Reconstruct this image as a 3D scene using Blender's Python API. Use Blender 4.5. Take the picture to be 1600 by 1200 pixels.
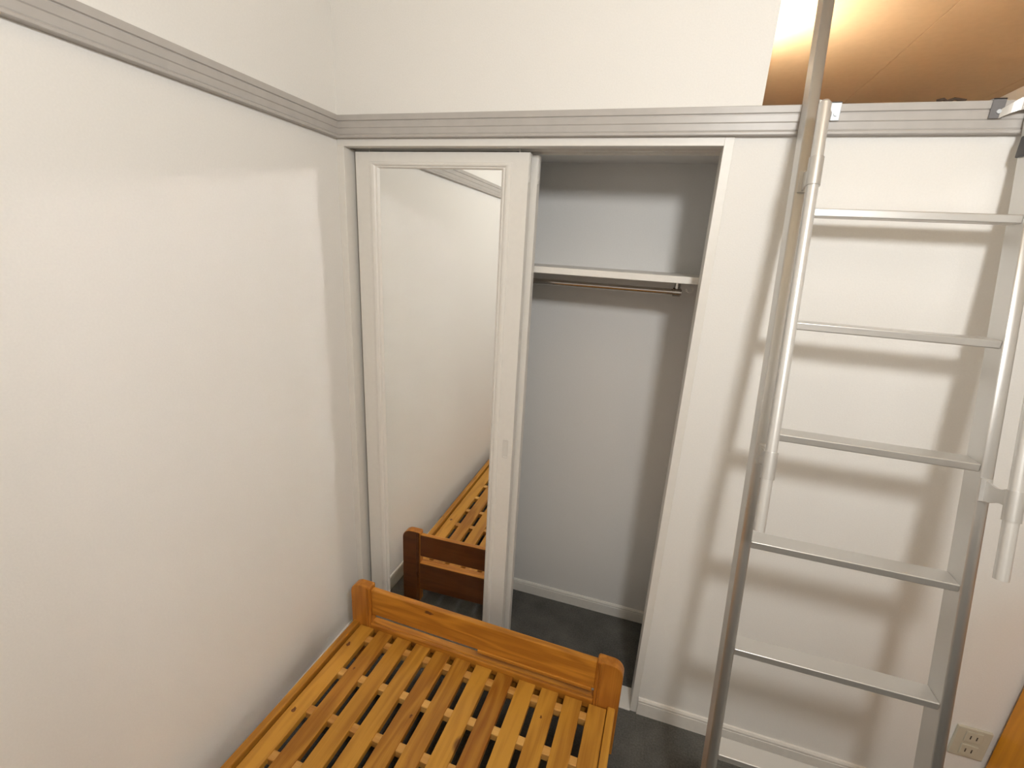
import bpy, bmesh, math, random
from mathutils import Matrix, Vector

random.seed(7)
for _o in list(bpy.data.objects):
    bpy.data.objects.remove(_o)
SC = bpy.context.scene
COL = SC.collection

# ------------------------------------------------------------------ camera, world, exposure
F, PX, PY = 714.4863, 815.3853, 601.2398
RX, RY, RZ = -0.2855, -0.0625, 0.2793
_R = Matrix.Rotation(RZ, 3, 'Z') @ Matrix.Rotation(RX, 3, 'X') @ Matrix.Rotation(RY, 3, 'Y')
_cam = bpy.data.cameras.new('camera')
_cam.sensor_fit = 'HORIZONTAL'
_cam.sensor_width = 36.0
_cam.lens = F / 1600.0 * 36.0
_cam.shift_x = (800 - PX) / 1600.0
_cam.shift_y = (PY - 600) / 1600.0
_cam.clip_start = 0.02
CAM = bpy.data.objects.new('camera', _cam)
COL.objects.link(CAM)
_m = Matrix.Identity(4)
for _i in range(3):
    _m[_i][0] = _R[_i][0]
    _m[_i][1] = _R[_i][2]
    _m[_i][2] = -_R[_i][1]
_m.translation = Vector((1.1207, -1.4558, 1.6993))
CAM.matrix_world = _m
SC.camera = CAM

_w = bpy.data.worlds.new('world')
SC.world = _w
_w.use_nodes = True
_w.node_tree.nodes['Background'].inputs[0].default_value = (1.0, 0.93, 0.84, 1)
_w.node_tree.nodes['Background'].inputs[1].default_value = 0.02

LAMP_POS = (1.50, -1.52, 2.26)      # the room's globe lamp (just above the frame)
LAMP_STRENGTH = 164.0
LOFT_LAMP_POS = (1.41, 1.75, 2.74)   # globe on the loft's side wall, hidden by the upper wall
LOFT_LAMP_STRENGTH = 235.0

SC.view_settings.view_transform = 'Standard'
SC.view_settings.look = 'None'
SC.view_settings.gamma = 1.0
SC.view_settings.use_curve_mapping = False
SC.view_settings.exposure = 0.07
SC.cycles.max_bounces = 8
SC.cycles.diffuse_bounces = 4
SC.cycles.adaptive_threshold = 0.02
SC.cycles.glossy_bounces = 5
SC.cycles.sample_clamp_indirect = 0.0
SC.cycles.blur_glossy = 0.0
SC.cycles.use_denoising = True
SC.cycles.use_light_tree = False


# ------------------------------------------------------------------ materials
def new_mat(name):
    m = bpy.data.materials.new(name)
    m.use_nodes = True
    nt = m.node_tree
    return m, nt, nt.nodes['Principled BSDF']


def lk(nt, a, b):
    nt.links.new(a, b)


def node(nt, kind, **kw):
    n = nt.nodes.new(kind)
    for k, v in kw.items():
        setattr(n, k, v)
    return n


def add_bump(nt, bsdf, height, strength, distance):
    b = node(nt, 'ShaderNodeBump')
    b.inputs['Strength'].default_value = strength
    b.inputs['Distance'].default_value = distance
    lk(nt, height, b.inputs['Height'])
    lk(nt, b.outputs[0], bsdf.inputs['Normal'])


def paint(name, col, rough=0.5, var=0.03, bump=0.0, scale=60.0, spec=0.5):
    m, nt, b = new_mat(name)
    tc = node(nt, 'ShaderNodeTexCoord')
    n = node(nt, 'ShaderNodeTexNoise')
    n.inputs['Scale'].default_value = scale
    n.inputs['Detail'].default_value = 1.0
    lk(nt, tc.outputs['Object'], n.inputs['Vector'])
    r = node(nt, 'ShaderNodeValToRGB')
    r.color_ramp.elements[0].position = 0.3
    r.color_ramp.elements[1].position = 0.7
    r.color_ramp.elements[0].color = (*[c * (1 - var) for c in col], 1)
    r.color_ramp.elements[1].color = (*[min(1, c * (1 + var)) for c in col], 1)
    lk(nt, n.outputs['Fac'], r.inputs[0])
    lk(nt, r.outputs[0], b.inputs['Base Color'])
    b.inputs['Roughness'].default_value = rough
    b.inputs['Specular IOR Level'].default_value = spec
    if bump:
        add_bump(nt, b, n.outputs['Fac'], bump, 0.002)
    return m


def metal(name, col, rough, stretch=(4, 4, 300), bump=0.05, metallic=1.0):
    m, nt, b = new_mat(name)
    tc = node(nt, 'ShaderNodeTexCoord')
    mp = node(nt, 'ShaderNodeMapping')
    mp.inputs['Scale'].default_value = stretch
    n = node(nt, 'ShaderNodeTexNoise')
    n.inputs['Scale'].default_value = 3.0
    n.inputs['Detail'].default_value = 3
    lk(nt, tc.outputs['Object'], mp.inputs[0])
    lk(nt, mp.outputs[0], n.inputs['Vector'])
    mr = node(nt, 'ShaderNodeMapRange')
    mr.inputs['To Min'].default_value = rough - 0.05
    mr.inputs['To Max'].default_value = rough + 0.08
    lk(nt, n.outputs['Fac'], mr.inputs['Value'])
    lk(nt, mr.outputs[0], b.inputs['Roughness'])
    b.inputs['Metallic'].default_value = metallic
    b.inputs['Base Color'].default_value = (*col, 1)
    if bump:
        add_bump(nt, b, n.outputs['Fac'], bump, 0.0005)
    return m


def pine(name, axis, dark, light, knot=(0.10, 0.03, 0.008), rough=0.32):
    """Varnished pine; the grain runs along the object's own axis 0/1/2."""
    m, nt, b = new_mat(name)
    tc = node(nt, 'ShaderNodeTexCoord')
    oi = node(nt, 'ShaderNodeObjectInfo')
    off = node(nt, 'ShaderNodeVectorMath', operation='SCALE')
    off.inputs[0].default_value = (13.1, 7.7, 9.3)
    lk(nt, oi.outputs['Random'], off.inputs['Scale'])
    ad = node(nt, 'ShaderNodeVectorMath', operation='ADD')
    lk(nt, tc.outputs['Object'], ad.inputs[0])
    lk(nt, off.outputs[0], ad.inputs[1])
    # broad growth figure
    mp = node(nt, 'ShaderNodeMapping')
    s = [9.0, 9.0, 9.0]
    s[axis] = 1.1
    mp.inputs['Scale'].default_value = s
    lk(nt, ad.outputs[0], mp.inputs[0])
    n1 = node(nt, 'ShaderNodeTexNoise')
    n1.inputs['Scale'].default_value = 1.6
    n1.inputs['Detail'].default_value = 2
    lk(nt, mp.outputs[0], n1.inputs['Vector'])
    mul = node(nt, 'ShaderNodeMath', operation='MULTIPLY')
    mul.inputs[1].default_value = 30.0
    lk(nt, n1.outputs['Fac'], mul.inputs[0])
    sn = node(nt, 'ShaderNodeMath', operation='SINE')
    lk(nt, mul.outputs[0], sn.inputs[0])
    # fine fibres
    mp2 = node(nt, 'ShaderNodeMapping')
    s2 = [260.0, 260.0, 260.0]
    s2[axis] = 6.0
    mp2.inputs['Scale'].default_value = s2
    lk(nt, ad.outputs[0], mp2.inputs[0])
    n2 = node(nt, 'ShaderNodeTexNoise')
    n2.inputs['Scale'].default_value = 1.0
    n2.inputs['Detail'].default_value = 3
    lk(nt, mp2.outputs[0], n2.inputs['Vector'])
    mx = node(nt, 'ShaderNodeMath', operation='MULTIPLY_ADD')
    mx.inputs[1].default_value = 0.16
    mx.inputs[2].default_value = 0.42
    lk(nt, sn.outputs[0], mx.inputs[0])
    mx2 = node(nt, 'ShaderNodeMath', operation='MULTIPLY_ADD')
    mx2.inputs[1].default_value = 0.35
    lk(nt, n2.outputs['Fac'], mx2.inputs[0])
    lk(nt, mx.outputs[0], mx2.inputs[2])
    rv = node(nt, 'ShaderNodeMath', operation='MULTIPLY_ADD')
    rv.inputs[1].default_value = 0.55
    rv.inputs[2].default_value = -0.30
    lk(nt, oi.outputs['Random'], rv.inputs[0])
    mx3 = node(nt, 'ShaderNodeMath', operation='ADD')
    lk(nt, mx2.outputs[0], mx3.inputs[0])
    lk(nt, rv.outputs[0], mx3.inputs[1])
    ramp = node(nt, 'ShaderNodeValToRGB')
    ramp.color_ramp.elements[0].position = 0.1
    ramp.color_ramp.elements[0].color = (*dark, 1)
    ramp.color_ramp.elements[1].position = 0.9
    ramp.color_ramp.elements[1].color = (*light, 1)
    lk(nt, mx3.outputs[0], ramp.inputs[0])
    # sparse knots
    mp3 = node(nt, 'ShaderNodeMapping')
    s3 = [5.0, 5.0, 5.0]
    s3[axis] = 2.6
    mp3.inputs['Scale'].default_value = s3
    lk(nt, ad.outputs[0], mp3.inputs[0])
    vo = node(nt, 'ShaderNodeTexVoronoi')
    vo.inputs['Scale'].default_value = 1.0
    lk(nt, mp3.outputs[0], vo.inputs['Vector'])
    kr = node(nt, 'ShaderNodeMapRange')
    kr.inputs['From Min'].default_value = 0.045
    kr.inputs['From Max'].default_value = 0.085
    kr.inputs['To Min'].default_value = 0.85
    kr.inputs['To Max'].default_value = 0.0
    lk(nt, vo.outputs['Distance'], kr.inputs['Value'])
    mix = node(nt, 'ShaderNodeMix', data_type='RGBA')
    lk(nt, kr.outputs[0], mix.inputs[0])
    lk(nt, ramp.outputs[0], mix.inputs[6])
    mix.inputs[7].default_value = (*knot, 1)
    lk(nt, mix.outputs[2], b.inputs['Base Color'])
    b.inputs['Roughness'].default_value = rough
    b.inputs['Specular IOR Level'].default_value = 0.4
    add_bump(nt, b, n2.outputs['Fac'], 0.12, 0.0006)
    return m


def carpet(name, c0, c1):
    m, nt, b = new_mat(name)
    tc = node(nt, 'ShaderNodeTexCoord')
    n = node(nt, 'ShaderNodeTexNoise')
    n.inputs['Scale'].default_value = 160.0
    n.inputs['Detail'].default_value = 3
    lk(nt, tc.outputs['Object'], n.inputs['Vector'])
    n2 = node(nt, 'ShaderNodeTexNoise')
    n2.inputs['Scale'].default_value = 9.0
    lk(nt, tc.outputs['Object'], n2.inputs['Vector'])
    a = node(nt, 'ShaderNodeMath', operation='MULTIPLY_ADD')
    a.inputs[1].default_value = 0.5
    lk(nt, n2.outputs['Fac'], a.inputs[0])
    h = node(nt, 'ShaderNodeMath', operation='MULTIPLY')
    h.inputs[1].default_value = 0.5
    lk(nt, n.outputs['Fac'], h.inputs[0])
    lk(nt, h.outputs[0], a.inputs[2])
    r = node(nt, 'ShaderNodeValToRGB')
    r.color_ramp.elements[0].position = 0.35
    r.color_ramp.elements[1].position = 0.65
    r.color_ramp.elements[0].color = (*c0, 1)
    r.color_ramp.elements[1].color = (*c1, 1)
    lk(nt, a.outputs[0], r.inputs[0])
    lk(nt, r.outputs[0], b.inputs['Base Color'])
    b.inputs['Roughness'].default_value = 0.95
    b.inputs['Specular IOR Level'].default_value = 0.1
    add_bump(nt, b, n.outputs['Fac'], 0.6, 0.004)
    return m


def glow(name, col, strength):
    m, nt, b = new_mat(name)
    b.inputs['Base Color'].default_value = (0.9, 0.88, 0.84, 1)
    b.inputs['Emission Color'].default_value = (*col, 1)
    b.inputs['Emission Strength'].default_value = strength
    return m


M = {}
M['wall'] = paint('wallpaper', (0.80, 0.785, 0.755), 0.75, 0.012, 0.12, 220.0, 0.25)
M['closet_wall'] = paint('closet_lining', (0.74, 0.73, 0.715), 0.6, 0.012, 0.05, 180.0, 0.3)
M['trim'] = paint('cream_trim', (0.76, 0.735, 0.69), 0.42, 0.01)
M['base'] = paint('cream_baseboard', (0.78, 0.755, 0.71), 0.35, 0.02)
M['rail'] = paint('grey_rail', (0.45, 0.425, 0.40), 0.38, 0.03, 0.02, 30.0)
M['carpet'] = carpet('grey_carpet', (0.082, 0.081, 0.076), (0.150, 0.146, 0.135))
M['ceiling'] = paint('tan_ceiling', (0.58, 0.46, 0.315), 0.8, 0.02, 0.0, 25.0, 0.2)
M['loft_floor'] = pine('loft_boards', 0, (0.30, 0.15, 0.05), (0.42, 0.24, 0.10))
M['alu'] = metal('brushed_aluminium', (0.66, 0.65, 0.63), 0.40, metallic=0.85)
M['alu_x'] = metal('brushed_aluminium_tread', (0.70, 0.69, 0.67), 0.38, (4, 300, 300), metallic=0.9)
M['pipe'] = metal('satin_aluminium_pipe', (0.74, 0.73, 0.71), 0.34, metallic=0.7)
M['steel'] = metal('galvanised_plate', (0.62, 0.66, 0.70), 0.5, metallic=0.3)
M['chrome'] = metal('chrome_rod', (0.52, 0.49, 0.46), 0.16, (300, 4, 4), 0.0)
M['dark_plastic'] = paint('dark_plastic', (0.045, 0.042, 0.045), 0.45, 0.05)
M['grey_plastic'] = paint('grey_plastic', (0.17, 0.165, 0.17), 0.45, 0.05)
M['brown_dark'] = paint('dark_brown', (0.05, 0.028, 0.015), 0.6, 0.1)
M['knot'] = paint('dark_knot', (0.16, 0.055, 0.012), 0.5, 0.25, 0.0, 120.0)
M['socket'] = paint('socket_plastic', (0.55, 0.52, 0.42), 0.4, 0.02)
M['socket_dark'] = paint('socket_slot', (0.04, 0.035, 0.03), 0.6, 0.02)
M['pull'] = paint('pull_plastic', (0.70, 0.68, 0.64), 0.25, 0.01)
D0, L0 = (0.27, 0.080, 0.008), (0.66, 0.285, 0.036)
M['pine_x'] = pine('pine_x', 0, D0, L0)
M['pine_y'] = pine('pine_y', 1, (0.28, 0.095, 0.009), (0.60, 0.295, 0.040))
M['pine_z'] = pine('pine_z', 2, D0, (0.64, 0.26, 0.035))
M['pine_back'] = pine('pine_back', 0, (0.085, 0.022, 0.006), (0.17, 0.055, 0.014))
M['pine_bar'] = pine('pine_bar', 0, (0.46, 0.20, 0.04), (0.80, 0.46, 0.13))
M['pine_panel'] = pine('pine_panel', 2, (0.56, 0.20, 0.006), (0.78, 0.32, 0.012))
_m, _nt, _b = new_mat('mirror_silver')
_b.inputs['Metallic'].default_value = 1.0
_b.inputs['Roughness'].default_value = 0.0
_b.inputs['Base Color'].default_value = (0.93, 0.94, 0.93, 1)
M['mirror'] = _m
M['lamp_glow'] = glow('lamp_globe_glow', (1.0, 1.0, 0.98), LAMP_STRENGTH)
M['loft_glow'] = glow('loft_lamp_glow', (1.0, 0.86, 0.66), LOFT_LAMP_STRENGTH)


# ------------------------------------------------------------------ mesh helpers
def link(name, me, mat=None, parent=None, loc=(0, 0, 0), rot=(0, 0, 0)):
    o = bpy.data.objects.new(name, me)
    COL.objects.link(o)
    if mat is not None and me is not None and not me.materials:
        me.materials.append(mat)
    o.location = loc
    o.rotation_euler = rot
    if parent is not None:
        o.parent = parent
    return o


def empty(name, loc=(0, 0, 0), rz=0.0, rot=None):
    o = bpy.data.objects.new(name, None)
    COL.objects.link(o)
    o.empty_display_size = 0.1
    o.location = loc
    o.rotation_euler = rot if rot else (0, 0, rz)
    return o


def tag(o, label=None, cat=None, group=None, kind=None):
    if label:
        o['label'] = label
    if cat:
        o['category'] = cat
    if group:
        o['group'] = group
    if kind:
        o['kind'] = kind
    return o


def to_mesh(bm, name, smooth=False):
    me = bpy.data.meshes.new(name)
    bmesh.ops.recalc_face_normals(bm, faces=bm.faces)
    bm.to_mesh(me)
    bm.free()
    if smooth:
        for p in me.polygons:
            p.use_smooth = True
    return me


def bm_box(bm, x0, x1, y0, y1, z0, z1, bev=0.0, seg=2):
    b2 = bmesh.new()
    vs = [b2.verts.new(v) for v in ((x0, y0, z0), (x1, y0, z0), (x1, y1, z0), (x0, y1, z0),
                                     (x0, y0, z1), (x1, y0, z1), (x1, y1, z1), (x0, y1, z1))]
    for f in ((3, 2, 1, 0), (4, 5, 6, 7), (0, 1, 5, 4), (1, 2, 6, 5), (2, 3, 7, 6), (3, 0, 4, 7)):
        b2.faces.new([vs[i] for i in f])
    if bev:
        bmesh.ops.bevel(b2, geom=list(b2.edges), offset=bev, segments=seg, affect='EDGES', profile=0.5)
    tmp = bpy.data.meshes.new('tmp')
    b2.to_mesh(tmp)
    b2.free()
    bm.from_mesh(tmp)
    bpy.data.meshes.remove(tmp)


def box(name, x0, x1, y0, y1, z0, z1, bev=0.0, seg=2):
    """Box mesh, origin at its centre (returns mesh, centre)."""
    bm = bmesh.new()
    c = ((x0 + x1) / 2, (y0 + y1) / 2, (z0 + z1) / 2)
    bm_box(bm, x0 - c[0], x1 - c[0], y0 - c[1], y1 - c[1], z0 - c[2], z1 - c[2], bev, seg)
    return to_mesh(bm, name), c


def box_obj(name, dims, mat, parent=None, bev=0.0, seg=2):
    me, c = box(name, *dims, bev, seg)
    return link(name, me, mat, parent, c)


def prism(name, pts, axis, a, b, bev=0.0, seg=2):
    """Extrude a 2-D outline along axis: 0 -> (y,z), 1 -> (x,z), 2 -> (x,y)."""
    bm = bmesh.new()

    def P(q, t):
        if axis == 0:
            return (t, q[0], q[1])
        if axis == 1:
            return (q[0], t, q[1])
        return (q[0], q[1], t)
    A = [bm.verts.new(P(q, a)) for q in pts]
    B = [bm.verts.new(P(q, b)) for q in pts]
    n = len(pts)
    bm.faces.new(A)
    bm.faces.new(B[::-1])
    for i in range(n):
        j = (i + 1) % n
        bm.faces.new((A[i], B[i], B[j], A[j]))
    bmesh.ops.recalc_face_normals(bm, faces=bm.faces)
    if bev:
        caps = [e for e in bm.edges if len(e.link_faces) == 2 and any(len(f.verts) == n and n != 4 for f in e.link_faces)]
        bmesh.ops.bevel(bm, geom=caps or list(bm.edges), offset=bev, segments=seg, affect='EDGES', profile=0.5)
    return to_mesh(bm, name)


def bm_tube(bm, p0, p1, r, n=24, cap=True, r1=None):
    p0, p1 = Vector(p0), Vector(p1)
    d = (p1 - p0).normalized()
    u = d.orthogonal().normalized()
    v = d.cross(u)
    r1 = r if r1 is None else r1
    A, B = [], []
    for i in range(n):
        t = 2 * math.pi * i / n
        w = u * math.cos(t) + v * math.sin(t)
        A.append(bm.verts.new(p0 + w * r))
        B.append(bm.verts.new(p1 + w * r1))
    for i in range(n):
        j = (i + 1) % n
        f = bm.faces.new((A[i], A[j], B[j], B[i]))
        f.smooth = True
    if cap:
        bm.faces.new([bm.verts.new(v_.co) for v_ in A[::-1]])
        bm.faces.new([bm.verts.new(v_.co) for v_ in B])


def bm_ring(bm, p0, p1, ro, ri, n=24):
    """Hollow sleeve."""
    p0, p1 = Vector(p0), Vector(p1)
    d = (p1 - p0).normalized()
    u = d.orthogonal().normalized()
    v = d.cross(u)
    rows = ((p0, ro), (p1, ro), (p1, ri), (p0, ri))

    def loop(p, r):
        return [bm.verts.new(p + (u * math.cos(2 * math.pi * i / n) + v * math.sin(2 * math.pi * i / n)) * r) for i in range(n)]
    for k in range(4):
        A, B = loop(*rows[k]), loop(*rows[(k + 1) % 4])
        for i in range(n):
            j = (i + 1) % n
            f = bm.faces.new((A[i], A[j], B[j], B[i]))
            f.smooth = k in (0, 2)


def bm_path(bm, pts, r, n=10):
    """Tube along a polyline."""
    pts = [Vector(q) for q in pts]
    rings = []
    u = None
    for i, q in enumerate(pts):
        d = (pts[min(i + 1, len(pts) - 1)] - pts[max(i - 1, 0)]).normalized()
        u = d.orthogonal().normalized() if u is None else (u - d * u.dot(d)).normalized()
        v = d.cross(u)
        rings.append([bm.verts.new(q + (u * math.cos(2 * math.pi * k / n) + v * math.sin(2 * math.pi * k / n)) * r) for k in range(n)])
    for A, B in zip(rings, rings[1:]):
        for k in range(n):
            j = (k + 1) % n
            bm.faces.new((A[k], A[j], B[j], B[k])).smooth = True
    bm.faces.new(rings[0][::-1])
    bm.faces.new(rings[-1])


def rounded(x0, x1, z0, z1, r_bl, r_br, r_tr, r_tl, n=6):
    out = []
    for cx, cz, r, a0 in ((x0 + r_bl, z0 + r_bl, r_bl, 180), (x1 - r_br, z0 + r_br, r_br, 270),
                          (x1 - r_tr, z1 - r_tr, r_tr, 0), (x0 + r_tl, z1 - r_tl, r_tl, 90)):
        if r <= 1e-6:
            out.append((cx, cz))
            continue
        for k in range(n + 1):
            a = math.radians(a0 + 90 * k / n)
            out.append((cx + r * math.cos(a), cz + r * math.sin(a)))
    return out


def structure(name, me, mat, loc=(0, 0, 0), label=None):
    o = link(name, me, mat, None, loc)
    return tag(o, label, None, None, 'structure')


def sbox(name, dims, mat, label=None, bev=0.0):
    me, c = box(name, *dims, bev)
    return structure(name, me, mat, c, label)


# ------------------------------------------------------------------ the room
XR, YN, ZC = 3.32, -3.2, 3.0        # right wall, rear wall, ceiling
YB = 0.475                          # closet back
ZRB, ZRT = 2.0225, 2.09             # grey rail
XL, XO, ZO = 0.0268, 1.2254, 2.0    # closet opening
XJ = 1.2505                         # outside of the right jamb
XLOFT = 1.302                       # where the upper wall ends

sbox('floor', (-0.1, XR + 0.1, YN - 0.1, YB + 0.1, -0.1, 0.0), M['carpet'], 'dark grey carpeted floor')
sbox('wall_left', (-0.1, 0.0, YN - 0.1, YB + 0.1, 0.0, ZC), M['wall'], 'cream papered wall beside the bed')
structure('wall_back', prism('wall_back', [(0, ZRB), (XJ, ZRB), (XJ, 0), (XR, 0), (XR, 2.084), (XLOFT, 2.084), (XLOFT, ZC), (0, ZC)],
                             1, 0.0, 0.1), M['wall'], label='cream papered wall around the closet and behind the ladder')
sbox('wall_right', (XR, XR + 0.1, YN - 0.1, 4.3, 0.0, ZC), M['wall'])
sbox('wall_rear', (-0.1, XR + 0.1, YN - 0.1, YN, 0.0, ZC), M['wall'])
sbox('wall_closet_back', (0.0, 1.45, YB, YB + 0.1, 0.0, 2.055), M['closet_wall'], 'pale wall at the back of the closet')
sbox('wall_closet_right', (1.36, 1.46, 0.1, YB, 0.0, 2.055), M['closet_wall'])
sbox('ceiling_closet', (0.0, 1.36, 0.1, YB, 2.04, 2.055), M['closet_wall'])
sbox('wall_loft_left', (XLOFT - 0.1, XLOFT, 0.1, 4.3, 2.055, ZC), M['wall'])
sbox('wall_loft_back', (XLOFT, XR, 4.2, 4.3, 2.0, ZC), M['wall'])
_fl = sbox('floor_loft', (XLOFT, XR, 0.1, 4.2, 2.0555, 2.084), M['loft_floor'])

# ceiling of tan boards, joints running towards the loft
ceil = sbox('ceiling', (-0.1, XR + 0.1, YN - 0.1, 4.3, ZC + 0.012, ZC + 0.1), M['ceiling'], 'tan boarded ceiling over the loft')
_edges = [-0.1, 0.5, 1.41, 2.32, 3.23, XR + 0.1]
for xa, xb in zip(_edges, _edges[1:]):
    me, c = box('panel', xa + 0.0015, xb - 0.0015, YN - 0.1, 4.3, ZC, ZC + 0.0119, 0.001, 1)
    link('panel', me, M['ceiling'], ceil, Vector(c) - ceil.location)

# grey picture rail (profile in depth, height)
RP = [(0.0, ZRT), (0.0205, ZRT), (0.0215, 2.0885), (0.0215, 2.0735), (0.0180, 2.0715), (0.0180, 2.0700), (0.0200, 2.0685),
      (0.0192, 2.0530), (0.0172, 2.0505), (0.0160, 2.0350), (0.0145, 2.0325), (0.0195, 2.0305), (0.0210, 2.0285), (0.0210, 2.0240), (0.0195, ZRB), (0.0, ZRB)]


def rail_left():
    bm = bmesh.new()
    n = len(RP)
    A = [bm.verts.new((d, YN, z)) for d, z in RP]
    B = [bm.verts.new((d, -d, z)) for d, z in RP]
    for i in range(n - 1):
        bm.faces.new((A[i], A[i + 1], B[i + 1], B[i]))
    bm.faces.new(A)
    return to_mesh(bm, 'rail')


def rail_back():
    bm = bmesh.new()
    n = len(RP)
    A = [bm.verts.new((d, -d, z)) for d, z in RP]
    B = [bm.verts.new((XR, -d, z)) for d, z in RP]
    for i in range(n - 1):
        bm.faces.new((A[i], A[i + 1], B[i + 1], B[i]))
    bm.faces.new(B)
    return to_mesh(bm, 'rail')


structure('trim_1', rail_left(), M['rail'], label='grey moulded rail along the wall beside the bed')
structure('trim_2', rail_back(), M['rail'], label='grey moulded rail over the closet and along the loft edge')

# closet frame
fr = tag(empty('trim_3', (0, 0, 0)), 'cream wooden frame around the closet opening', None, None, 'structure')
FD = 0.105
box_obj('jamb', (0.0, XL, -0.004, FD, 0.0, ZO), M['trim'], fr, 0.001, 1)
box_obj('jamb', (XO, XJ, -0.004, FD, 0.0, ZRB), M['trim'], fr, 0.001, 1)
bm = bmesh.new()
bm_box(bm, 0.0, XO, -0.004, 0.030, ZO, ZRB, 0.0008, 1)
bm_box(bm, 0.0, XO, 0.030, FD, ZO + 0.014, ZRB)
bm_box(bm, 0.0, XO, 0.066, 0.076, ZO, ZO + 0.014)
bm_box(bm, 0.0, XO, FD - 0.008, FD, ZO - 0.004, ZO + 0.014)
link('head', to_mesh(bm, 'head'), M['trim'], fr)
bm = bmesh.new()
bm_box(bm, XL, XO, -0.008, 0.092, 0.0, 0.007, 0.0015, 1)
link('threshold', to_mesh(bm, 'threshold'), M['trim'], fr)


# baseboards: profile (depth, height) with a small lip on top
BP = [(0.0, 0.0), (0.009, 0.0), (0.009, 0.056), (0.0075, 0.058), (0.0095, 0.062), (0.0095, 0.068), (0.006, 0.075), (0.0, 0.076)]
structure('baseboard_back', prism('baseboard', [(-d, z) for d, z in BP], 0, XJ, XR), M['base'], label='cream baseboard behind the ladder')
structure('baseboard_left', prism('baseboard', [(d, z) for d, z in BP], 1, YN, 0.0), M['base'], label='cream baseboard beside the bed')
structure('baseboard_closet', prism('baseboard', [(YB - d, z * 0.86) for d, z in BP], 0, 0.0, 1.36), M['base'], label='cream baseboard inside the closet')


# ------------------------------------------------------------------ sliding closet doors
def frame_loop(name, x0, x1, z0, z1, prof, y_back, inset_back):
    """Mitred frame: prof is a list of (inset, y) from the outer edge inwards."""
    bm = bmesh.new()
    rows = [(0.0, y_back)] + prof + [(inset_back, y_back)]
    loops = []
    for d, y in rows:
        t = d * 0.56                        # the top rail is narrower than the stiles
        loops.append([bm.verts.new((x0 + d, y, z0 + d)), bm.verts.new((x1 - d, y, z0 + d)),
                      bm.verts.new((x1 - d, y, z1 - t)), bm.verts.new((x0 + d, y, z1 - t))])
    loops.append(loops[0])
    for A, B in zip(loops, loops[1:]):
        for i in range(4):
            j = (i + 1) % 4
            bm.faces.new((A[i], A[j], B[j], B[i]))
    return to_mesh(bm, name)


def finger_pull(parent, x, z, y):
    bm = bmesh.new()
    w, h = 0.0105, 0.037
    o_ = rounded(-w, w, -h, h, 0.004, 0.004, 0.004, 0.004, 3)
    rows = [(1.0, 0.0), (1.0, -0.0018), (0.80, -0.0018), (0.72, -0.0003)]
    L = []
    for s, yy in rows:
        L.append([bm.verts.new((a * (s if s == 1 else s * 0.95), yy, b * (s if s == 1 else 0.5 + s / 2))) for a, b in o_])
    n = len(o_)
    for A, B in zip(L, L[1:]):
        for i in range(n):
            j = (i + 1) % n
            bm.faces.new((A[i], A[j], B[j], B[i]))
    bm.faces.new(L[-1])
    return link('finger_pull', to_mesh(bm, 'finger_pull'), M['pull'], parent, (x, y, z))


def sliding_door(name, x0, x1, y0, label, mirror):
    z0, z1 = 0.012, 1.991
    d = tag(empty(name, (x0, y0, z0)), label, 'door', None, 'structure')
    W, H = x1 - x0, z1 - z0
    T = 0.030
    prof = [(0.0, 0.0012), (0.0012, 0.0), (0.055, 0.0), (0.058, -0.0035), (0.066, -0.0045), (0.073, -0.0030), (0.078, 0.0010), (0.084, 0.0015), (0.091, 0.0075)]
    link('frame', frame_loop('frame', 0, W, 0, H, prof, T, 0.091), M['trim'], d)
    me, c = box('mirror' if mirror else 'panel', 0.0905, W - 0.0905, 0.0078, T - 0.004, 0.0905, H - 0.0505)
    link('mirror' if mirror else 'panel', me, M['mirror'] if mirror else M['trim'], d, c)
    if mirror:
        finger_pull(d, 0.602, 0.988 - z0, 0.0)
    # roller bracket let into the edge at the top, roller pins on top
    bm = bmesh.new()
    bm_box(bm, W, W + 0.0012, 0.006, 0.024, H - 0.085, H - 0.001)
    bm_tube(bm, (W + 0.0012, 0.015, H - 0.07), (W + 0.0022, 0.015, H - 0.07), 0.004, 10)
    link('roller_bracket', to_mesh(bm, 'roller_bracket'), M['base'], d)
    for x in (0.05, W - 0.035):
        bm = bmesh.new()
        bm_tube(bm, (0, 0, 0), (0, 0, 0.016), 0.003, 10)
        bm_tube(bm, (0, 0, 0.010), (0, 0, 0.014), 0.006, 12)
        link('roller_pin', to_mesh(bm, 'roller_pin'), M['pull'], d, (x, T / 2 - 0.003, H))
    return d


sliding_door('door_1', 0.0428, 0.672, 0.035, 'front sliding closet door with a full-length mirror in a cream frame', True)
sliding_door('door_2', 0.062, 0.690, 0.077, 'rear sliding closet door, only its edge showing behind the mirror door', False)

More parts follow.
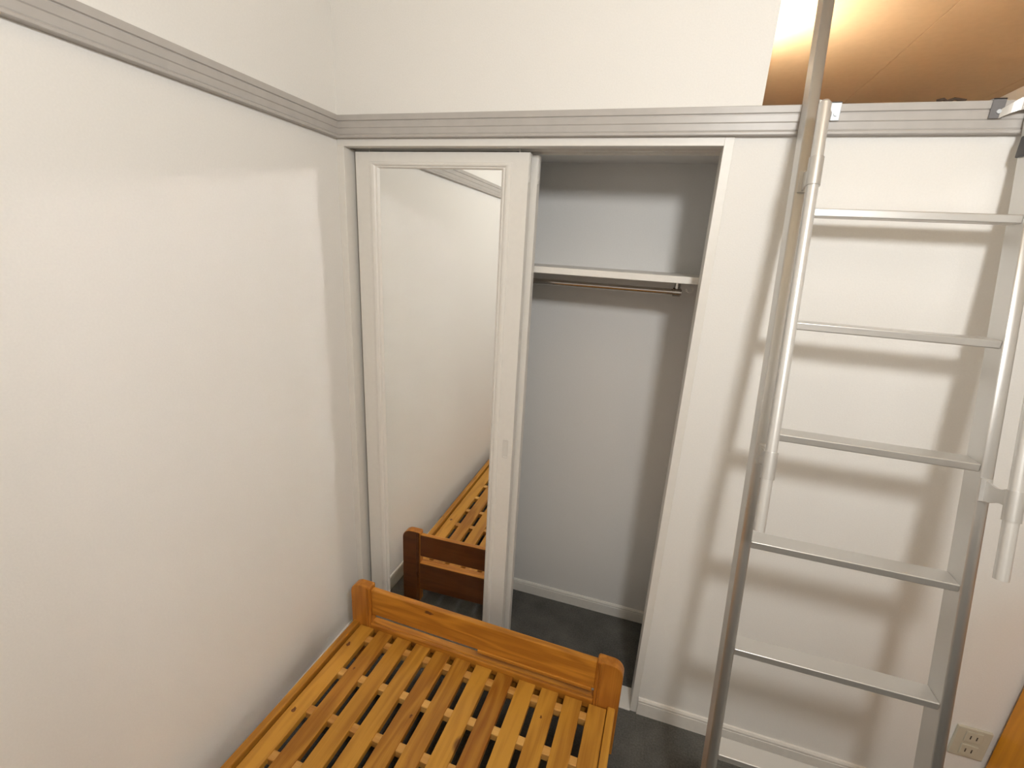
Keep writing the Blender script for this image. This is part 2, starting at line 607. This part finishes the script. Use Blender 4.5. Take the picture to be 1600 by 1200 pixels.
# ------------------------------------------------------------------ closet fittings
YS = 0.125
sh = box_obj('closet_shelf', (0.0, 1.36, YS, YB, 1.628, 1.650), M['trim'], None, 0.0012, 1)
tag(sh, 'white shelf board across the top of the closet', 'shelf')
rod = tag(empty('clothes_rod', (0.68, 0.25, 1.628)), 'dark chrome clothes rod hung under the closet shelf', 'rod')
bm = bmesh.new()
bm_tube(bm, (-0.50, 0, -0.036), (0.487, 0, -0.036), 0.0105, 28)
link('bar', to_mesh(bm, 'bar'), M['chrome'], rod)
for x in (-0.49, 0.489):
    s = 1 if x > 0 else -1
    bm = bmesh.new()
    bm_tube(bm, (x, 0, 0.0), (x, 0, -0.005), 0.019, 20)
    bm_tube(bm, (x, 0, -0.004), (x, 0, -0.028), 0.0095, 16)
    bm_ring(bm, (x - 0.013, 0, -0.036), (x + 0.013, 0, -0.036), 0.0150, 0.0104, 24)
    bm_tube(bm, (x + s * 0.0131, 0, -0.036), (x + s * 0.016, 0, -0.036), 0.0115, 20)
    link('bracket', to_mesh(bm, 'bracket'), M['chrome'], rod)
hk = tag(empty('shelf_hook', (1.208, 0.2, 1.628)), 'small metal screw hook under the closet shelf beside the rod', 'hook')
bm = bmesh.new()
bm_tube(bm, (0, 0, 0.0), (0, 0, -0.003), 0.0075, 12)
link('base', to_mesh(bm, 'base'), M['steel'], hk)
bm = bmesh.new()
bm_path(bm, [(0, 0, -0.002), (0, 0, -0.010)] + [(0.0105 * math.sin(t), 0, -0.0205 + 0.0105 * math.cos(t)) for t in [math.radians(20 + 14 * k) for k in range(19)]], 0.0021, 8)
link('wire', to_mesh(bm, 'wire'), M['pull'], hk)

# ------------------------------------------------------------------ pine bed
BW, BL, ZH, ZB = 1.083, 2.03, 0.374, 0.2126
bed = tag(empty('pine_bed', (0.093, -0.133, 0.0), -0.0245), 'varnished pine slatted single bed frame without a mattress', 'bed')


def post(x0, outer_left, y0):
    r1, r2 = (0.042, 0.008)
    pts = rounded(-0.045, 0.045, 0.0, 0.389, 0.002, 0.002, r2 if outer_left else r1, r1 if outer_left else r2, 7)
    me = prism('post', pts, 1, -0.019, 0.019, 0.004, 2)
    p_ = link('post', me, M['pine_z'], bed, (x0, y0, 0))
    # rounded bead along the inner edge of the post
    s = 1 if outer_left else -1
    for yy in (-0.0192, 0.0192):
        bm = bmesh.new()
        bm_tube(bm, (s * 0.030, 0, 0.004), (s * 0.030, 0, 0.384), 0.0032, 10)
        bm_tube(bm, (s * 0.0385, 0, 0.004), (s * 0.0385, 0, 0.383), 0.0036, 10)
        link('bead', to_mesh(bm, 'bead'), M['pine_z'], p_, (0, yy, 0))
    return p_


for y0, s in ((-0.019, 1), (-BL + 0.019, -1)):
    post(0.045, True, y0)
    post(BW - 0.045, False, y0)
    a, b = (y0 + 0.012, y0 - 0.010) if s == 1 else (y0 - 0.012, y0 + 0.010)
    ya, yb = min(a, b), max(a, b)
    box_obj('end_board', (0.089, BW - 0.089, ya, yb, 0.256, ZH), M['pine_x'], bed, 0.004, 2)
    box_obj('lower_board', (0.089, BW - 0.089, ya, yb + (0.006 if s == 1 else 0), 0.072, 0.2205), M['pine_x'], bed, 0.003, 2)
    yi = y0 - 0.010 if s == 1 else y0 + 0.010
    box_obj('slat_ledge', (0.089, BW - 0.089, min(yi, yi - s * 0.012), max(yi, yi - s * 0.012), 0.178, 0.2195), M['pine_x'], bed, 0.003, 2)
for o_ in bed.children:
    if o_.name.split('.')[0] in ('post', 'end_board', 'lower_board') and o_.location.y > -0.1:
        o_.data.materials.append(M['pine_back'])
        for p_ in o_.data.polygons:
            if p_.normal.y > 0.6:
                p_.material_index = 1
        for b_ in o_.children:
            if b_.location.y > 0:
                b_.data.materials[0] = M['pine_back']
# knots in the boards
for kx, ky, kz, sx, sy, face in ((0.3476, -0.0294, 0.353, 0.022, 0.009, 'y'), (0.062, -0.141, 0.2026, 0.008, 0.013, 'z'), (0.068, -0.42, 0.2026, 0.008, 0.012, 'z'),
                                 (0.150, -0.221, 0.2026, 0.004, 0.007, 'z'), (0.436, -0.302, 0.2026, 0.005, 0.009, 'z'), (0.84, -0.15, 0.2026, 0.004, 0.007, 'z')):
    bm = bmesh.new()
    ring = [((0.75 + 0.25 * math.sin(2.3 * k + kx * 40)) * sx * math.cos(k * math.pi / 7), (0.8 + 0.2 * math.cos(1.7 * k + ky * 50)) * sy * math.sin(k * math.pi / 7)) for k in range(14)]
    bm.faces.new([bm.verts.new((a, b, 0.0004) if face == 'z' else (a, -0.0004, b)) for a, b in ring])
    r_ = bmesh.ops.extrude_face_region(bm, geom=list(bm.faces))
    bmesh.ops.translate(bm, vec=(0, 0, -0.001) if face == 'z' else (0, 0.001, 0), verts=[v for v in r_['geom'] if isinstance(v, bmesh.types.BMVert)])
    link('knot', to_mesh(bm, 'knot'), M['knot'], bed, (kx, ky, kz))
# loose moulding strip on the inner face of the head board
box_obj('moulding_strip', (0.555, 0.985, -0.037, -0.0292, 0.250, 0.263), M['pine_x'], bed, 0.003, 2)

for x0, x1 in ((0.010, 0.036), (BW - 0.036, BW - 0.010)):
    rl = box_obj('side_rail', (x0, x1, -BL + 0.036, -0.036, 0.075, ZB), M['pine_y'], bed, 0.004, 2)
slat_me, _ = box('slat', -0.031, 0.031, -(BL - 0.084) / 2, (BL - 0.084) / 2, -0.011, 0.011, 0.002, 2)
for k in range(12):
    link('slat', slat_me, M['pine_y'], bed, (0.0765 + 0.0852 * k, -BL / 2, 0.1916))
bar_me, _ = box('cross_bar', -0.4955, 0.4955, -0.014, 0.014, -0.014, 0.014, 0.002, 1)
for k in range(13):
    link('cross_bar', bar_me, M['pine_bar'], bed, (BW / 2, -0.090 - 0.1535 * k, 0.1855))

# ------------------------------------------------------------------ loft ladder
LT, LY0 = 0.2638, -0.6207
LA = math.atan(LT)
ladder = tag(empty('loft_ladder', (1.6283, LY0, 0.0)), 'aluminium loft ladder with flat treads and handrails, leaning on the grey rail', 'ladder')
XLI, XRI = 1.4165 - 1.6283, 1.8455 - 1.6283
SW, SDP = 0.0245, 0.055


def lp(x, z, out=0.0):
    """Point on the ladder's front plane, moved out towards the room."""
    return Vector((x, LT * z - out, z))


ZTOP = 2.72


def stile(x0, x1):
    """U-section stile, rounded front, built in the leaning plane."""
    bm = bmesh.new()
    w = x1 - x0
    prof = []
    for k in range(9):                      # gently rounded front face
        a = -1 + 2 * k / 8
        prof.append((x0 + w / 2 + a * w / 2, -0.0035 * (1 - a * a)))
    prof += [(x1, SDP), (x1 - 0.003, SDP), (x1 - 0.003, 0.005), (x0 + 0.003, 0.005), (x0 + 0.003, SDP), (x0, SDP)]
    A = [bm.verts.new((x, LT * 0.012 + y, 0.012)) for x, y in prof]
    B = [bm.verts.new((x, LT * ZTOP + y, ZTOP)) for x, y in prof]
    n = len(prof)
    for i in range(n):
        j = (i + 1) % n
        f = bm.faces.new((A[i], A[j], B[j], B[i]))
        f.smooth = i < 8
    bm.faces.new(A[::-1])
    bm.faces.new(B)
    return link('stile', to_mesh(bm, 'stile'), M['alu'], ladder)


stile(XLI - SW, XLI)
stile(XRI, XRI + SW)
tread_bm = bmesh.new()
TD, TT = 0.052, 0.0185
bm_box(tread_bm, XLI, XRI, 0.0, TD, -TT, 0.0, 0.0024, 3)
tread_me = to_mesh(tread_bm, 'tread')
for k in range(7):
    z = 1.838 - 0.2648 * k
    link('tread', tread_me, M['alu_x'], ladder, (0, LT * z, z))
for x in (XLI - SW / 2, XRI + SW / 2):
    box_obj('foot', (x - 0.016, x + 0.016, -0.010, 0.066, 0.0, 0.040), M['dark_plastic'], ladder, 0.004, 2)

PH, PWX = 0.091, 0.2246
up = Vector((0, LT, 1)).normalized()
for s in (-1, 1):
    xc = 0.004 + s * PWX
    bm = bmesh.new()
    q0, q1 = lp(xc, 1.1176, PH), lp(xc, 2.05, PH)
    bm_tube(bm, q0, q1, 0.0125, 28)
    bm_tube(bm, q1, q1 + up * 0.006, 0.0125, 28, True, 0.008)
    hr = link('handrail', to_mesh(bm, 'handrail'), M['pipe'], ladder)
    for zc in (1.2645, 1.905):
        bm = bmesh.new()
        a, b = lp(xc, zc - 0.030, PH), lp(xc, zc + 0.030, PH)
        bm_ring(bm, a, b, 0.0150, 0.0124, 28)
        # curved web plate from the sleeve back to the stile
        out = []
        for t, zt, zb in ((0.013, 0.028, -0.026), (0.022, 0.024, -0.010), (0.036, 0.016, -0.012), (0.052, 0.012, -0.018), (0.068, 0.012, -0.026), (0.0925, 0.013, -0.030)):
            out.append((t, zt, zb))
        T_, B_ = [], []
        for dx in (-0.0025, 0.0025):
            T_.append([bm.verts.new(lp(xc + dx, zc + zt, PH - t)) for t, zt, zb in out])
            B_.append([bm.verts.new(lp(xc + dx, zc + zb, PH - t)) for t, zt, zb in out])
        for i in range(len(out) - 1):
            bm.faces.new((T_[0][i], T_[0][i + 1], B_[0][i + 1], B_[0][i]))
            bm.faces.new((T_[1][i + 1], T_[1][i], B_[1][i], B_[1][i + 1]))
            bm.faces.new((T_[0][i + 1], T_[0][i], T_[1][i], T_[1][i + 1]))
            bm.faces.new((B_[0][i], B_[0][i + 1], B_[1][i + 1], B_[1][i]))
        # flange with screws on the stile
        for (dz0, dz1) in ((-0.034, 0.018),):
            c0 = lp(xc, zc + (dz0 + dz1) / 2, 0.0045)
            b2 = bmesh.new()
            bm_box(b2, -0.0105, 0.0105, -0.0015, 0.0015, (dz0 - dz1) / 2, (dz1 - dz0) / 2, 0.0008, 1)
            for zz in (-0.018, 0.018):
                bm_tube(b2, (0.006, -0.0015, zz), (0.006, -0.0035, zz), 0.0032, 10)
            b2.transform(Matrix.Translation(c0) @ Matrix.Rotation(-LA, 4, 'X'))
            tmp = bpy.data.meshes.new('tmp')
            b2.to_mesh(tmp)
            b2.free()
            bm.from_mesh(tmp)
            bpy.data.meshes.remove(tmp)
        link('bracket', to_mesh(bm, 'bracket'), M['alu'], hr)

# hooks that hold the ladder on the rail
for s, mat in ((-1, M['steel']), (1, M['grey_plastic'])):
    xh = s * 0.163
    yr = -0.0215 - LY0
    bm = bmesh.new()
    bm_box(bm, xh - 0.0125, xh + 0.0125, yr - 0.003, yr, 2.052, 2.094, 0.0008, 1)
    bm_box(bm, xh - 0.0125, xh + 0.0125, yr - 0.003, yr + 0.05, 2.0905, 2.094, 0.0008, 1)
    hook = link('hook_plate', to_mesh(bm, 'hook_plate'), mat, ladder)
    bm = bmesh.new()
    bm_tube(bm, (xh + 0.003, yr - 0.003, 2.066), (xh + 0.003, yr - 0.0055, 2.066), 0.0045, 14)
    link('screw', to_mesh(bm, 'screw'), M['steel'], hook)
    # curved arm from the stile to the plate
    xs = (XLI if s < 0 else XRI)
    bm = bmesh.new()
    L_ = []
    for k in range(11):
        t = k / 10
        x = xh + s * 0.006 + (xs - xh - s * 0.006) * t
        y = yr - 0.004 - 0.016 * math.sin(math.pi * 0.8 * t)
        zt = 2.070 + 0.026 * math.sin(math.pi * 0.5 * t)
        hh = 0.018 + 0.014 * t
        L_.append([bm.verts.new((x, y, zt)), bm.verts.new((x, y + 0.004, zt)), bm.verts.new((x, y + 0.004, zt - hh)), bm.verts.new((x, y, zt - hh))])
    for A, B in zip(L_, L_[1:]):
        for i_ in range(4):
            j_ = (i_ + 1) % 4
            bm.faces.new((A[i_], A[j_], B[j_], B[i_]))
    bm.faces.new(L_[0])
    bm.faces.new(L_[-1][::-1])
    link('hook_arm', to_mesh(bm, 'hook_arm'), M['alu'], ladder)
box_obj('dark_pad', (XRI - 0.007, XRI, LT * 1.985 + 0.010, LT * 1.985 + 0.050, 1.965, 2.01), M['dark_plastic'], ladder, 0.003, 2)  # small dark block on the right stile's inner side near the rail

# ------------------------------------------------------------------ small things
ou = tag(empty('wall_outlet', (2.238, -0.0, 0.303)), 'beige double power outlet low on the wall beside the ladder', 'outlet')
bm = bmesh.new()
bm_box(bm, -0.045, 0.045, -0.009, 0.0, -0.057, 0.057, 0.003, 2)
link('plate', to_mesh(bm, 'plate'), M['socket'], ou)
for zz in (0.026, -0.026):
    me, c = box('socket', -0.022, 0.022, -0.0115, -0.0085, zz - 0.021, zz + 0.021, 0.002, 2)
    sk = link('socket', me, M['socket'], ou, c)
    for xx in (-0.008, 0.008):
        me, c = box('slot', xx - 0.0015, xx + 0.0015, -0.0019, -0.0011, -0.007, 0.007)
        link('slot', me, M['socket_dark'], sk, c)

cb = tag(empty('wooden_cabinet', (2.294, -0.012, 0.0)), 'orange varnished wooden cabinet side at the right beside the outlet', 'cabinet')
CBH, CBD, CBW = 0.86, 0.46, 0.60
box_obj('side_panel', (0.0, 0.020, -CBD, 0.0, 0.0, CBH), M['pine_panel'], cb, 0.0015, 1)
box_obj('side_panel', (CBW - 0.02, CBW, -CBD, 0.0, 0.0, CBH), M['pine_panel'], cb, 0.0015, 1)
box_obj('top', (-0.006, CBW + 0.006, -CBD - 0.012, 0.0, CBH, CBH + 0.022), M['pine_x'], cb, 0.003, 2)
box_obj('back_panel', (0.02, CBW - 0.02, -0.010, 0.0, 0.05, CBH), M['pine_panel'], cb)
box_obj('bottom', (0.02, CBW - 0.02, -CBD + 0.02, -0.01, 0.06, 0.08), M['pine_x'], cb)
for x0, x1, xk in ((0.003, CBW / 2 - 0.0015, CBW / 2 - 0.03), (CBW / 2 + 0.0015, CBW - 0.003, CBW / 2 + 0.03)):
    me, c = box('door', x0, x1, -CBD - 0.018, -CBD - 0.0005, 0.06, CBH - 0.004, 0.002, 1)
    dr = link('door', me, M['pine_panel'], cb, c)
    bm = bmesh.new()
    bm_tube(bm, (0, 0, 0), (0, -0.012, 0), 0.005, 14)
    bm_tube(bm, (0, -0.012, 0), (0, -0.024, 0), 0.012, 16, True, 0.010)
    link('knob', to_mesh(bm, 'knob'), M['pine_x'], dr, (xk - c[0], -0.009, 0.2))

# dark bundle lying on the edge of the loft
bm = bmesh.new()
bm_path(bm, [(0.0, 0, 0.004), (0.012, -0.004, 0.006), (0.022, 0.003, 0.0035), (0.034, -0.002, 0.007), (0.047, 0.002, 0.006), (0.058, 0.0, 0.0035)], 0.0034, 8)
bd = link('cord_bundle', to_mesh(bm, 'cord_bundle'), M['brown_dark'], None, (1.675, -0.010, ZRT))
tag(bd, 'small dark brown cord lying on the edge of the loft', 'cord')

# ------------------------------------------------------------------ lamps
pl = tag(empty('pendant_lamp', (LAMP_POS[0], LAMP_POS[1], ZC)), 'white glass globe lamp hanging from the room ceiling', 'lamp')
bm = bmesh.new()
bmesh.ops.create_uvsphere(bm, u_segments=24, v_segments=14, radius=0.095)
for f in bm.faces:
    f.smooth = True
link('globe', to_mesh(bm, 'globe', True), M['lamp_glow'], pl, (0, 0, LAMP_POS[2] - ZC))
bm = bmesh.new()
bm_tube(bm, (0, 0, 0), (0, 0, LAMP_POS[2] - ZC + 0.13), 0.003, 10)
link('cord', to_mesh(bm, 'cord'), M['pull'], pl)
bm = bmesh.new()
bm_tube(bm, (0, 0, LAMP_POS[2] - ZC + 0.085), (0, 0, LAMP_POS[2] - ZC + 0.135), 0.030, 20, True, 0.016)
link('socket', to_mesh(bm, 'socket'), M['pull'], pl)
bm = bmesh.new()
bm_tube(bm, (0, 0, 0), (0, 0, -0.022), 0.045, 24, True, 0.040)
link('ceiling_rose', to_mesh(bm, 'ceiling_rose'), M['pull'], pl)

ll = tag(empty('loft_lamp', (XLOFT, LOFT_LAMP_POS[1], LOFT_LAMP_POS[2])), 'warm globe lamp on the side wall of the loft', 'lamp')
bm = bmesh.new()
bm_tube(bm, (0, 0, 0), (0.012, 0, 0), 0.045, 24)
bm_tube(bm, (0.012, 0, 0), (0.045, 0, 0), 0.016, 16)
link('base', to_mesh(bm, 'base'), M['pull'], ll)
bm = bmesh.new()
bmesh.ops.create_uvsphere(bm, u_segments=20, v_segments=12, radius=0.062)
link('globe', to_mesh(bm, 'globe', True), M['loft_glow'], ll, (LOFT_LAMP_POS[0] - XLOFT + 0.004, 0, 0))
